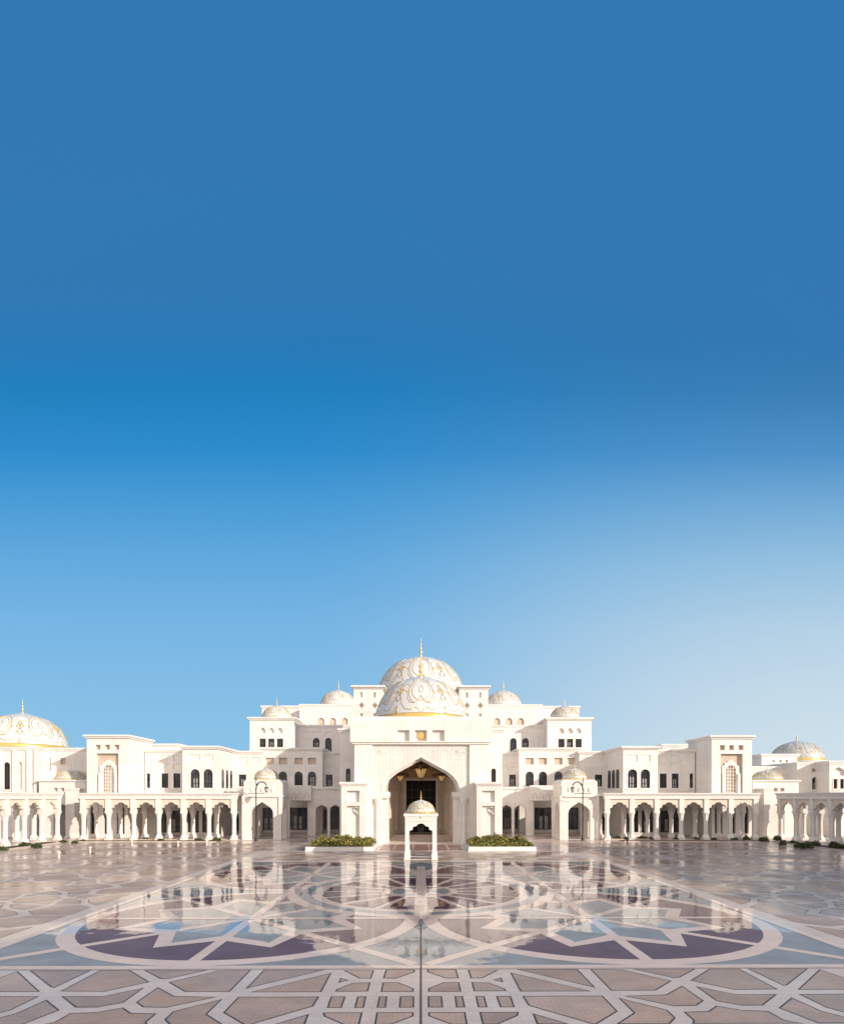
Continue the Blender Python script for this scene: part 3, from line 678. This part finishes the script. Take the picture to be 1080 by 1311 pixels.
# ================================================================== WINGS
for s, side in ((-1, 'left'), (1, 'right')):
    wg = thing('palace_wing', (s*42, 116, 0), f'two-storey white wing with flat-topped corner tower, on the {side} of the palace', 'building', 'wings of the palace')
    block(wg, 203, 238, 963.7, 127, 140, [('window','rect',223,232.5,992,1007),('blind','rect',206,217,970,977),('blind','rect',221,234,970,977),('window','rect',218,236,1036,1064)], s=s)
    block(wg, 259.5, 304, 957.5, 115.5, 135, [('window','round',265.5,277.5,985,1009),('window','round',282,294,985,1009),('blind','rect',265,278,966.5,975),('blind','rect',281.5,294.5,966.5,975),
          ('window','rect',264,279,1038,1066),('window','rect',283,298,1038,1066)], s=s, corn=.5)
    block(wg, 303.8, 352, 961.5, 119.5, 135, [('window','rect',306.5,315.5,990.5,1009),('window','rect',322,331,990.5,1009),('window','rect',345,355.5-6,990.5,1009),('blind','rect',305.5,316,967,975),('blind','rect',321,332,967,975),('blind','rect',305.5,316,978,985),('blind','rect',321,332,978,985),
          ('window','rect',307,332,1038,1066)], s=s)
    block(wg, 310, 352, 954.5, 128, 137, [], s=s, corn=.3)
    # narrow windows in the inner side of the projecting bay
    xs = s*XU(259.5, 115.5); sw = MB()
    for k in range(3):
        yc = 118.6+2.6*k; xx = xs - s*.02
        sw.prism(arch(yc, ZY(1008,118), ZY(986,118), .55, 'round'), [], min(xx-.06, xx+.06), max(xx-.06, xx+.06), swap=True)
        sw_f = MB().prism(inset(arch(yc, ZY(1008,118), ZY(986,118), .55, 'round'), -.15), [arch(yc, ZY(1008,118), ZY(986,118), .55, 'round')], min(xx-.14, xx), max(xx-.14, xx), swap=True)
        wn = sw_f.build('window', 'dark_metal', wg)
        MB().prism(arch(yc, ZY(1008,118)+.01, ZY(986,118)-.01, .54, 'round'), [], xx-.05, xx+.05, swap=True).build('pane', 'glass', wn)
    # tower
    Yt = 113.0; a, b = sorted((s*XU(373.5,Yt), s*XU(425.5,Yt))); zt = ZY(943.5, Yt); cc = (a+b)/2
    hs = [arch(cc+dx, ZY(960.3,Yt), ZY(954,Yt), .48) for dx in (-1.78, 0, 1.78)]
    hs.append(arch(cc, 8.7, ZY(965,Yt), 2.1)); hs += [arch(cc+dx, .9, 6.3, .75, 'round') for dx in (-2.5, 0, 2.5)]
    t = MB().prism([(a,0),(b,0),(b,zt),(a,zt)], hs, Yt, Yt+.9); t.box(a, b, Yt+.897, 123, 0, zt-.002); t = t.build('tower', 'white_stone', wg)
    MB().box(a-.5, b+.5, Yt-.5, 123.5, zt-.02, zt+.3).box(a-.25, b+.25, Yt-.25, 123.2, zt-.32, zt-.03).build('tower_cap', 'plain_stone', t)
    ta = MB().prism(inset(arch(cc, 8.7, ZY(965,Yt), 2.1), .03), [arch(cc, 8.75, ZY(975,Yt), 1.35, 'foil')], Yt+.62, Yt+.86)
    for dx in (-1.78, 0, 1.78): ta.prism(inset(arch(cc+dx, ZY(960.3,Yt), ZY(954,Yt), .48), .02), [], Yt+.62, Yt+.85)
    ta.build('tracery_panel', 'tan_stone', t)
    for dx in (-2.5, 0, 2.5): window(t, Yt+.3, cc+dx, .9, 6.3, .75, 'round')
    sr = MB().prism(arch(cc, 8.75, ZY(973,Yt), 1.62, 'foil'), [arch(cc, 8.76, ZY(979.5,Yt), 1.02, 'round')], Yt+.35, Yt+.61)
    for dx in (-1.5, 1.5): sr.box(cc+dx-.22, cc+dx+.22, Yt+.1, Yt+.36, 8.7, 12.4)
    sr.build('window_surround', 'plain_stone', t)
    lw = MB(); o = arch(cc, 8.76, ZY(979.5,Yt), 1.02, 'round')
    lw.prism(o, [inset(o, .1)], Yt+.42, Yt+.52)
    for k in range(1, 4): lw.box(cc-1.0+.5*k-.05, cc-1.0+.5*k+.05, Yt+.43, Yt+.51, 8.8, ZY(979.5,Yt)-(.12 if k == 2 else .3))
    for k in range(1, 8): lw.box(cc-.98, cc+.98, Yt+.435, Yt+.505, 8.8+.66*k-.05, 8.8+.66*k+.05)
    lw.build('lattice_window', 'warm_stone', t)
    block(wg, 352, 373, 958, 121, 133, [], s=s, corn=.2)
    # terrace over the arcade
    MB().box(*sorted((s*33.2, s*64.5)), 113.6, 127.2, 7.9, 8.28).build('terrace', 'plain_stone', wg)
    MB().box(*sorted((s*33.2, s*64.5)), 109.2, 127, -.01, .18).build('plinth', 'floor_pale', wg)

# ================================================================== ARCADES
SP = 4.565
def column_mesh():
    mb = MB()
    mb.box(-.55, .55, -.55, .55, 0, .35)
    sq = [(.72,.35),(.60,.75),(.42,1.0),(.40,1.1),(.37,3.9),(.42,4.0),(.42,4.15),(.46,4.5),(.56,4.85),(.58,5.0)]
    mb.lathe(sq, 0, 0, 0, 8, smooth=False, a0=R(22.5)); return mb.mesh('column', 'plain_stone')
COLM = column_mesh()
CAPM = MB().box(-.50, .50, -.50, .50, 4.98, 5.3).mesh('capital', 'plain_stone')
def add_column(par, x, y, z=0):
    c = bpy.data.objects.new('column', COLM); C.objects.link(c); c.parent = par; c.location = (x, y, z)
    k = bpy.data.objects.new('capital', CAPM); C.objects.link(k); k.parent = c
    return c
def arcade(loc, rz, n, label):
    """n bays along +x from the root, front at y=0, rear row at y=4.3"""
    t = thing('arcade', loc, label, 'arcade', 'arcades around the courtyard', rz)
    W_ = n*SP; zt = 8.45
    for row, y in ((0, 0), (1, 4.3)):
        wl = MB(); sp = MB()
        holes = [arch(SP*(i+.5), 5.29, 6.95, 1.86, 'foil', 1.62) for i in range(n)]
        holes = [[p for p in h[2:]] for h in holes]
        # spandrel screen with cusped arches: a strip whose lower edge is the row of arches
        pts = [(-.5, zt-.9), (-.5, 5.3)]
        for i in range(n):
            cx = SP*(i+.5); h = arch(cx, 5.0, 6.95, 1.86, 'foil', 1.62)
            up = [p for p in h[2:]]            # right spring -> apex -> left spring
            pts += [(cx-1.86, 5.3)] + list(reversed(up)) + [(cx+1.86, 5.3)]
        pts += [(W_+.5, 5.3), (W_+.5, zt-.9)]
        cl = [pts[0]]
        for p in pts[1:]:
            if (Vector(p)-Vector(cl[-1])).length > .012: cl.append(p)
        cl.reverse()
        sp.prism(cl, [], y-.22, y+.22)
        sp.build('spandrel', 'warm_stone' if row == 0 else 'plain_stone', t, local=True)
        for i in range(n+1): wl.box(SP*i-.45, SP*i+.45, y-.42, y+.42, 5.3, zt-.9)
        wl.box(-.55, W_+.55, y-.5, y+.5, zt-.902, zt); 
        if row == 0: wl.box(-.65, W_+.65, -.62, 0, zt-.25, zt-.03); wl.box(-.75, W_+.75, -.75, .8, zt-.002, zt+.2)
        wl.build('entablature', 'plain_stone', t, local=True)
        for i in range(n+1): add_column(t, SP*i, y)
    MB().box(-.5, W_+.5, .45, 4.7, zt-.35, zt-.01).build('ceiling', 'plain_stone', t, local=True)
    MB().box(-.9, W_+.9, -.9, 5.2, -.03, .06).build('floor', 'floor_pale', t, local=True)
    return t
a1 = arcade((-34.2-6*SP, 109, 0), 0, 6, 'white arcade of cusped arches in front of the left palace wing, facing the courtyard')
a2 = arcade((34.2, 109, 0), 0, 6, 'white arcade of cusped arches in front of the right palace wing, facing the courtyard')
a3 = arcade((-66.6, 82.0, 0), R(90), 6, 'sunlit arcade running forward along the left edge, below the large gold-patterned dome')
a4 = arcade((66.6, 82.0+6*SP, 0), R(-90), 6, 'shaded arcade running forward along the right edge of the courtyard')
# lanterns under the arcades
def lantern_mesh():
    mb = MB(); mb.lathe([(.05,.9),(.05,.55),(.3,.42),(.32,.36),(.2,-.1),(.06,-.25),(.02,-.4)], 0, 0, 0, 8, smooth=False); mb.box(-.015,.015,-.015,.015,.85,1.55); return mb.mesh('hanging_lantern', 'dark_metal')
LM = lantern_mesh()
for s, side in ((-1, 'left'), (1, 'right')):
    for i in range(6):
        o = bpy.data.objects.new('hanging_lantern', LM); C.objects.link(o); o.location = (s*(34.2+SP*(i+.5)), 111.2, 6.55)
        nm = ['bay nearest the domed pavilion', 'second bay from the domed pavilion', 'third bay from the domed pavilion', 'third bay from the corner', 'second bay from the corner', 'bay nearest the corner'][i]
        tag(o, f'dark lantern in the {side} wing arcade, {nm}', 'lantern', 'lanterns hanging in the arcades')

# ================================================================== PAVILIONS
for s, side in ((-1, 'left'), (1, 'right')):
    Yf = 110.0; x0, x1 = sorted((s*26.0, s*32.75)); cx = (x0+x1)/2; zt = 10.6; Yb = Yf+6.75
    pv = thing('domed_pavilion', (cx, (Yf+Yb)/2, 0), f'square white domed pavilion with a pointed arch behind the {side} lamp post', 'pavilion', 'domed pavilions beside the portal')
    mb = MB(); oa = arch(cx, .02, 7.0, 2.05, 'keel', 2.3)
    for y in (Yf, Yb-.9): mb.prism([(x0,0),(x1,0),(x1,zt),(x0,zt)], [oa], y, y+.9)
    for x in (x0, x1-.9): mb.prism([(Yf+.9,0),(Yb-.9,0),(Yb-.9,zt-.002),(Yf+.9,zt-.002)], [arch((Yf+Yb)/2, .02, 7.0, 1.75, 'keel', 2.0)], x+.001, x+.899, swap=True)
    mb.box(x0+.9, x1-.9, Yf+.9, Yb-.9, 8.2, zt-.004)
    for ex in (x0, x1):
        for ey in (Yf, Yb): mb.box(ex-.25, ex+.25, ey-.25, ey+.25, 0, 7.9)
    mb.build('wall', 'white_stone', pv)
    co = MB(); co.box(x0-.25, x1+.25, Yf-.25, Yb+.25, 7.9, 8.15)
    pts = [(x0-.05,zt-.01),(x1+.05,zt-.01),(x1-.5,zt+.55),(x0+.5,zt+.55)]
    co.prism(pts, [], Yf-.05, Yb+.05); co.build('cornice', 'plain_stone', pv)
    br = MB()
    for k in range(5): br.box(cx-1.9+.95*k-.14, cx-1.9+.95*k+.14, Yf-.14, Yf+.02, 8.9, 9.6)
    br.build('bracket', 'plain_stone', pv)
    dome(pv, cx, (Yf+Yb)/2, zt+.55, 2.35, 2.2, n=6, fil=.03, fin=.4, seg=36)
    # corner pavilion where back and side arcades meet
    Yc = 116.0; cxx = s*XU(451, 118); cp = thing('corner_pavilion', (cxx, Yc+2, 0), f'low corner pavilion with small dome, between {side} tower and side arcade', 'pavilion', 'corner pavilions')
    x0, x1 = sorted((s*XU(427,Yc), s*XU(486,Yc))); zc = ZY(1000.5, Yc)
    c_ = (x0+x1)/2
    hs = [arch(c_+dx, ZY(1013.5,Yc), ZY(1009,Yc), .4) for dx in (-1.3, .0, 1.3)] + [arch(c_, .02, 6.6, 1.7, 'keel', 2)]
    m_ = MB().prism([(x0,0),(x1,0),(x1,zc),(x0,zc)], hs, Yc, Yc+.8); m_.box(x0, x1, Yc+3.5, Yc+8.5, 0, zc-.003); m_.box(x0, x1, Yc+.797, Yc+3.51, 7.6, zc-.002); m_.build('wall', 'white_stone', cp)
    MB().box(x0-.3, x1+.3, Yc-.3, Yc+8.8, zc-.02, zc+.28).build('cornice', 'plain_stone', cp)
    pq = s*66.6; MB().box(pq-.85, pq+.85, 113.3, 115.95, 0, 9.3).box(pq-1.0, pq+1.0, 113.15, 115.96, 9.3, 9.6).box(pq-1.0, pq+1.0, 113.15, 115.96, -.01, .5).build('pier', 'plain_stone', cp)
    dome(cp, cxx, Yc+3.6, zc+.28, XU(18.6,118), 2.15, n=8, fil=.03, fin=.35, seg=36)

# ================================================================== BUILDINGS AT THE SIDES
lb = thing('domed_hall', (-78, 117, 0), 'white hall under the big gold-patterned dome at the left edge', 'building')
block(lb, 488.5, 560, 959, 117, 140, [('window','keel',522.5,530.5,976,1011),('niche','keel',507.5,512,976,1011),('window','keel',545,553,976,1011)], s=-1, corn=.25)
block(lb, 423, 489, 960, 121, 140, [('niche','rect',471,479.5,971,988),('niche','rect',452,459,971,979)], s=-1, corn=.3)
pl = MB()
for u in (489.5, 499, 517, 536): pl.box(-XU(u,117)-.3, -XU(u,117)+.3, 116.7, 117.01, 0, ZY(960.5,117))
pl.build('pilaster', 'plain_stone', lb)
lc = XU(506.7, 127)
dome(lb, -lc, 127, ZY(958,118.5)+.2, XU(51,127), 8.0, n=6, fil=.06, fin=.85, seg=64, drum=1.2)
rb = thing('domed_hall', (80, 120, 0), 'white hall with grey-shaded mosaic dome and stepped roofs at the right edge', 'building')
block(rb, 424, 484, 983, 126, 139, [], s=1, corn=.2)
block(rb, 438, 484, 967, 136, 150, [('niche','rect',452,455,973,976),('niche','rect',461,464,973,976),('niche','rect',469,472,973,976)], s=1, corn=.4)
block(rb, 483.8, 526, 977.5, 122, 140, [('window','round',503,511,995,1010.7),('window','rect',515.5,520.5,997.5,1010),('niche','rect',503,510,984,989)], s=1, corn=.2)
block(rb, 525.8, 600, 976, 118, 140, [('window','rect',531,536,997.5,1010),('window','rect',539.5,544.5,997.5,1010),('niche','keel',530,546,982,993)], s=1, corn=.3)
dome(rb, XU(483.5,152), 152, ZY(976,152)+.2, XU(31,152), 5.4, n=8, fil=.03, fin=.7, seg=56, drum=2.0, tile='grey_tile')
# the wing along the right side of the courtyard (its shade lies on the right of the plaza)
sw = thing('side_wing', (84, 50, 0), 'long white wing behind the right-hand arcade along the courtyard', 'building')
hs = []
for y0, y1, top, k0, k1 in ((4, 58, 21.0, 0, 6), (58.01, 88, 15.2, 6, 9)):
    ho = []
    for k in range(k0, k1): ho += [arch(8.5+9.2*k, 9.6, 13.2, 1.1, 'round'), arch(8.5+9.2*k, 1.0, 5.6, 1.3, 'round')] + ([arch(8.5+9.2*k, 15.6, 18.6, 1.0, 'rect')] if top > 18 else [])
    hs += ho
    MB().prism([(y0,0),(y1,0),(y1,top),(y0,top)], ho, 74.0, 74.6, swap=True).box(74.59, 92, y0, y1, 0, top-.002).build('wall', 'white_stone', sw)
    MB().box(73.5, 92.4, y0-.4, y1+.4, top-.02, top+.35).build('cornice', 'plain_stone', sw)
for h_ in hs: 
    wn = MB().prism(inset(h_, .01), [inset(h_, .14)], 74.25, 74.4, swap=True).build('window', 'dark_metal', sw)
    MB().prism(inset(h_, .03), [], 74.42, 74.46, swap=True).build('pane', 'glass', wn)

# ================================================================== GAZEBO
gz = thing('gazebo', (0, 77, 0), 'small white domed gazebo on four slim legs standing alone before the portal', 'gazebo')
Yg = 75.0; hw = 2.08; zb = ZY(1042, Yg); Yk = Yg+2*hw
g = MB(); oa = arch(0, .02, ZY(1054.5, Yg), 1.5, 'foil', 1.35)
for y in (Yg, Yk-.5): g.prism([(-hw+.08,0),(hw-.08,0),(hw-.08,zb-.3),(-hw+.08,zb-.3)], [oa], y, y+.5)
for x in (-hw+.08, hw-.58): g.prism([(Yg+.5,0),(Yk-.5,0),(Yk-.5,zb-.302),(Yg+.5,zb-.302)], [arch((Yg+Yk)/2, .02, ZY(1054.5,Yg), 1.4, 'foil', 1.35)], x+.001, x+.499, swap=True)
g.box(-hw+.5, hw-.5, Yg+.5, Yk-.5, zb-1.0, zb-.31)
g.build('frame', 'plain_stone', gz)
for x in (-hw+.33, hw-.33):
    for y in (Yg+.25, Yk-.25): MB().box(x-.33, x+.33, y-.33, y+.33, 0, .95).box(x-.38, x+.38, y-.38, y+.38, -.01, .3).build('leg_base', 'plain_stone', gz)
MB().box(-hw-.1, hw+.1, Yg-.12, Yk+.12, zb-.31, zb).box(-hw+.05, hw-.05, Yg-.04, Yk+.04, zb-.6, zb-.312).build('cornice', 'plain_stone', gz)
MB().box(-1.5, 1.5, Yg-.03, Yg+.01, ZY(1052.5,Yg), ZY(1050.5,Yg)).lathe([(.18,0),(.18,.05)], 0, Yg-.02, zb-.45, 10).build('carving', 'warm_stone', gz)
dome(gz, 0, Yg+hw, zb, 1.83, 1.75, n=6, fil=.025, fin=.34, seg=48)
MB().lathe([(.05,1.6),(.05,1.0),(.35,.85),(.38,.7),(.22,.2),(.03,0)], 0, Yg+hw, 3.3, 10).build('lantern', 'dark_metal', gz)

# ================================================================== CHANDELIERS
def chandelier(loc, sc, label, ring=True):
    t = thing('chandelier', loc, label, 'chandelier', 'chandeliers under the portal arch')
    x, y, z = loc
    MB().tube([(x,y,z+1.2*sc),(x,y,15.35)], .05, 6).build('chain', 'bronze', t)
    b = MB().lathe([(.25*sc,-1.25*sc),(.5*sc,-1.05*sc),(.85*sc,-.3*sc),(1.1*sc,.45*sc),(1.05*sc,.62*sc)], x, y, z, 12, smooth=False).build('bowl', 'lamp_glass', t)
    r = MB()
    for k in range(12):
        a = 2*math.pi*k/12; r.tube([(x+.26*sc*math.cos(a),y+.26*sc*math.sin(a),z-1.27*sc),(x+.52*sc*math.cos(a),y+.52*sc*math.sin(a),z-1.05*sc),(x+.87*sc*math.cos(a),y+.87*sc*math.sin(a),z-.3*sc),(x+1.12*sc*math.cos(a),y+1.12*sc*math.sin(a),z+.5*sc)], .07*sc, 4)
    r.lathe([(1.08*sc,.45*sc),(1.22*sc,.5*sc),(1.1*sc,.8*sc),(.4*sc,1.0*sc),(.1*sc,1.3*sc)], x, y, z, 12); r.lathe([(.01,-1.6*sc),(.16*sc,-1.35*sc),(.12*sc,-1.2*sc)], x, y, z, 8); r.build('frame', 'bronze', t)
    if ring:
        q = MB(); rr = 2.75*sc
        q.tube([(x+rr*math.cos(R(15*k)), y+rr*math.sin(R(15*k)), z+1.0*sc) for k in range(24)], .22*sc, 6, closed=True)
        for k in range(8):
            a = R(45*k+22); q.tube([(x,y,z+1.5*sc),(x+rr*math.cos(a),y+rr*math.sin(a),z+1.0*sc)], .12*sc, 4)
        q.build('ring', 'bronze', t)
        for k in range(8):
            a = R(45*k); lx, ly = x+rr*math.cos(a), y+rr*math.sin(a)
            MB().lathe([(.08*sc,-.3*sc),(.32*sc,0),(.55*sc,.42*sc),(.46*sc,.5*sc)], lx, ly, z+.35*sc, 8, smooth=False).lathe([(.4*sc,.5*sc),(.12*sc,.7*sc)], lx, ly, z+.35*sc, 8).build('ring_lantern', 'bronze', t)
    return t
chandelier((0, 106.6, 12.5), 1.0, 'large bronze ring chandelier with amber bowl, hanging in the middle of the portal arch')
chandelier((-3.75, 107.5, 11.45), .55, 'small bronze chandelier hanging left of the large one under the portal arch')
chandelier((3.75, 107.5, 11.45), .55, 'small bronze chandelier hanging right of the large one under the portal arch')

# ================================================================== LAMP POSTS
def lamp(loc, s, label):
    t = thing('lamp_post', loc, label, 'lamp post', 'lamp posts before the pavilions'); x, y, _ = loc
    MB().lathe([(.34,0),(.34,.3),(.2,.5),(.22,.9),(.12,1.1),(.10,1.3)], x, y, 0, 10).build('base', 'dark_metal', t)
    MB().lathe([(.12,1.25),(.09,8.6),(.11,8.7),(.06,8.85),(.05,10.8),(.12,10.95),(.02,11.5)], x, y, 0, 10).build('pole', 'dark_metal', t)
    a = MB().tube([(x-1.35,y,8.55),(x+1.35,y,8.55)], .05, 6)
    for e in (-1.35, 1.35): a.lathe([(.01,-.12),(.1,0),(.01,.12)], x+e, y, 8.55, 8)
    a.build('crossbar', 'dark_metal', t)
    pts = [(x, y, 9.1)] + [(x+s*(1.0-1.0*math.cos(R(q))), y, 9.3+1.35*math.sin(R(q))) for q in range(20, 151, 13)]
    MB().tube(pts, .10, 6).tube([(x+s*(.25+.22*math.cos(R(q))*(1-q/700)), y, 10.15+.22*math.sin(R(q))*(1-q/700)) for q in range(0, 420, 30)], .04, 5).build('scroll_arm', 'dark_metal', t)
    lx, lz = pts[-1][0], pts[-1][2]-.95
    ln = MB().lathe([(.02,.95),(.05,.75),(.42,.55),(.46,.5)], lx, y, lz, 8, smooth=False).lathe([(.22,-.12),(.1,-.25),(.02,-.4)], lx, y, lz, 8).build('lantern', 'dark_metal', t)
    MB().lathe([(.24,-.12),(.42,.5)], lx, y, lz, 8, smooth=False).build('lantern_glass', 'curtain', ln)
    return t
lamp((XU(-210.5,106.7), 106.7, 0), 1, 'tall black scroll-arm lamp post in front of the left domed pavilion')
lamp((XU(207.5,107.5), 107.5, 0), -1, 'tall black scroll-arm lamp post in front of the right domed pavilion')

# ================================================================== PLANTING
def leaf_mesh(name, n, fn, size, m):
    vs, fs = [], []
    for _ in range(n):
        p = Vector(fn()); a = random.uniform(0, 2*math.pi); el = random.uniform(-.3, 1.2); sz = size*random.uniform(.6, 1.3)
        d = Vector((math.cos(a)*math.cos(el), math.sin(a)*math.cos(el), math.sin(el))); u = d.cross(Vector((random.uniform(-1,1), random.uniform(-1,1), .4))).normalized()
        b = len(vs); vs += [p-u*sz*.1, p+d*sz*.45-u*sz*.28, p+d*sz, p+d*sz*.45+u*sz*.28]; fs.append((b, b+1, b+2, b+3))
    me = bpy.data.meshes.new(name); me.from_pydata([tuple(v) for v in vs], [], fs); me.materials.append(MATS[m]); return me
for s, side in ((-1, 'left'), (1, 'right')):
    x0, x1 = sorted((s*7.0, s*16.9)); y0, y1 = 87.0, 96.2
    pt = thing('planter', ((x0+x1)/2, 91.5, 0), f'low white stone planter bed {side} of the portal path', 'planter', 'planters before the portal')
    k = MB(); k.box(x0, x1, y0, y0+.45, 0, .62); k.box(x0, x1, y1-.45, y1, 0, .62); k.box(x0, x0+.45, y0+.451, y1-.451, 0, .619); k.box(x1-.45, x1, y0+.451, y1-.451, 0, .619); k.box(x0-.06, x1+.06, y0-.06, y1+.06, -.01, .14)
    k.build('kerb', 'plain_stone', pt)
    MB().box(x0+.45, x1-.45, y0+.45, y1-.45, 0, .5).build('soil', 'soil', pt)
    lumps = [(random.uniform(x0+.6, x1-.6), random.uniform(y0+.8, y1-.6), random.uniform(.0, .75)**2) for _ in range(90)]
    def hp():
        x = random.uniform(x0+.35, x1-.35); y = random.uniform(y0+.35, y1-.35)
        h = .42 + .30*min(1, (y-y0)/3.5)
        for lx, ly, lh in lumps:
            d = (x-lx)**2+(y-ly)**2
            if d < .8: h += lh*(1-d/.8)*.9
        return (x, y, .45 + h*random.uniform(.35, 1)**.6 - .2)
    me = leaf_mesh('hedge', 9500, hp, .34, 'leaf')
    for v in me.vertices: v.co = v.co - Vector(((x0+x1)/2, 91.5, .5))
    o = bpy.data.objects.new('hedge', me); C.objects.link(o); o.location = ((x0+x1)/2, 91.5, .5)
    tag(o, f'bushy green and yellow hedge filling the planter {side} of the portal path', 'hedge', 'hedges before the portal')
# shrubs
SHM = []
for q in range(4):
    rx, h = [(.8,.7),(1.0,.55),(.55,.85),(.75,.95)][q]
    def fn():
        while True:
            x, y, z = random.uniform(-1,1), random.uniform(-1,1), random.uniform(0,1)
            d = x*x+y*y+z*z
            if .15 < d < 1 and (math.sin(5*x+q)+math.sin(6*y)+math.sin(5*z) > -1.1): return (x*rx, y*rx, z*h)
    SHM.append(leaf_mesh('shrub', 420, fn, .26, 'leaf_dark'))
shr = []
for x, y, q, sc in ((35,1083,1,.9),(50,1086,0,1.0),(83,1079,1,.7),(98,1080.5,0,.7),(108,1077.5,1,.55),(140,1075.5,1,.6),(175,1075.5,1,.7),(188,1075,1,.6),(207,1076.5,1,.6),(255,1076.5,1,.7),(278,1076.5,1,.8),(5,1089,1,.9),
                    (979,1078,0,1.1),(997,1077,3,.9),(957,1076,3,.8),(940,1076,1,.8),(1004,1083.5,2,1.0),(1027,1087,0,1.15),(1036,1087,3,1.1),(1045,1084,0,1.1),(1070,1087,2,1.2),(1078,1087,0,1.0),(1018,1081,1,.8),
                    (790,1074.8,1,.8),(802,1075.5,0,.7),(823,1074.8,1,.9),(836,1075.5,1,.8),(868,1075.5,1,.8),(892,1075.5,1,.7),(915,1076,1,.6)):
    X, Y = (x-538.7)*H*1.0/(y-1020), F*H/(y-1020)
    if abs(X) > 65.0: X = math.copysign(64.0+random.uniform(-.8,.8), X)
    o = bpy.data.objects.new('shrub', SHM[q]); C.objects.link(o); o.location = (X, Y, .05); o.scale = (sc, sc, sc); o.rotation_euler = (0,0,random.uniform(0,6))
    shr.append((x, o))
kinds = {0: 'rounded dark green shrub', 1: 'low spreading olive-green shrub', 2: 'small upright dark shrub', 3: 'tall bushy dark green shrub'}
for side, sel in (('left', sorted((x, o) for x, o in [(a, b) for a, b in shr if a < 540])), ('right', None)):
    lst = sorted([(abs(x-540), i, o) for i, (x, o) in enumerate(shr) if (x < 540) == (side == 'left')], key=lambda t: -t[0])
    ordn = ['outermost', 'second', 'third', 'fourth', 'fifth', 'sixth', 'seventh', 'eighth', 'ninth', 'tenth', 'eleventh', 'twelfth', 'thirteenth', 'fourteenth', 'fifteenth', 'sixteenth', 'seventeenth', 'eighteenth', 'nineteenth', 'twentieth']
    for k, (_, i, o) in enumerate(lst):
        kd = kinds[SHM.index(o.data)]
        where = 'in front of the %s wing arcade' % side if o.location.y > 104 else 'along the %s side arcade' % side
        tag(o, f'{kd}, {ordn[k]} shrub from the {side} edge', 'shrub', 'shrubs along the arcades')
# bollard lights
def bollard(x, y, label, first=[None]):
    X, Y = (x-538.7)*H/(y-1020), F*H/(y-1020)
    if first[0] is None:
        t = thing('bollard_light', (X, Y, 0), label, 'bollard light', 'bollard lights on the plaza')
        MB().lathe([(.16,0),(.16,.06),(.11,.1),(.10,.55)], X, Y, 0, 12).build('post', 'warm_stone', t)
        MB().lathe([(.11,.54),(.22,.6),(.24,.72),(.18,.84),(.02,.9)], X, Y, 0, 12).build('head', 'warm_stone', t)
        first[0] = t
    else:
        t = copy_tree(first[0]); t.location = (X, Y, 0); t['label'] = label
    return t
bollard(78, 1098.5, 'stone bollard light on the left of the plaza, standing nearest the viewer')
bollard(117.5, 1091.5, 'stone bollard light on the left of the plaza, second nearest the viewer')
bollard(170.5, 1083, 'stone bollard light before the left arcade, right of the second nearest one')
bollard(229, 1083.5, 'stone bollard light before the middle of the left arcade')
bollard(265.5, 1082.5, 'stone bollard light before the left arcade, nearest the domed pavilion')
db = bollard(803.5, 1081, 'dark bollard light standing alone before the right arcade')
for ch in db.children:
    ch.data = ch.data.copy(); ch.data.materials[0] = MATS['dark_metal']
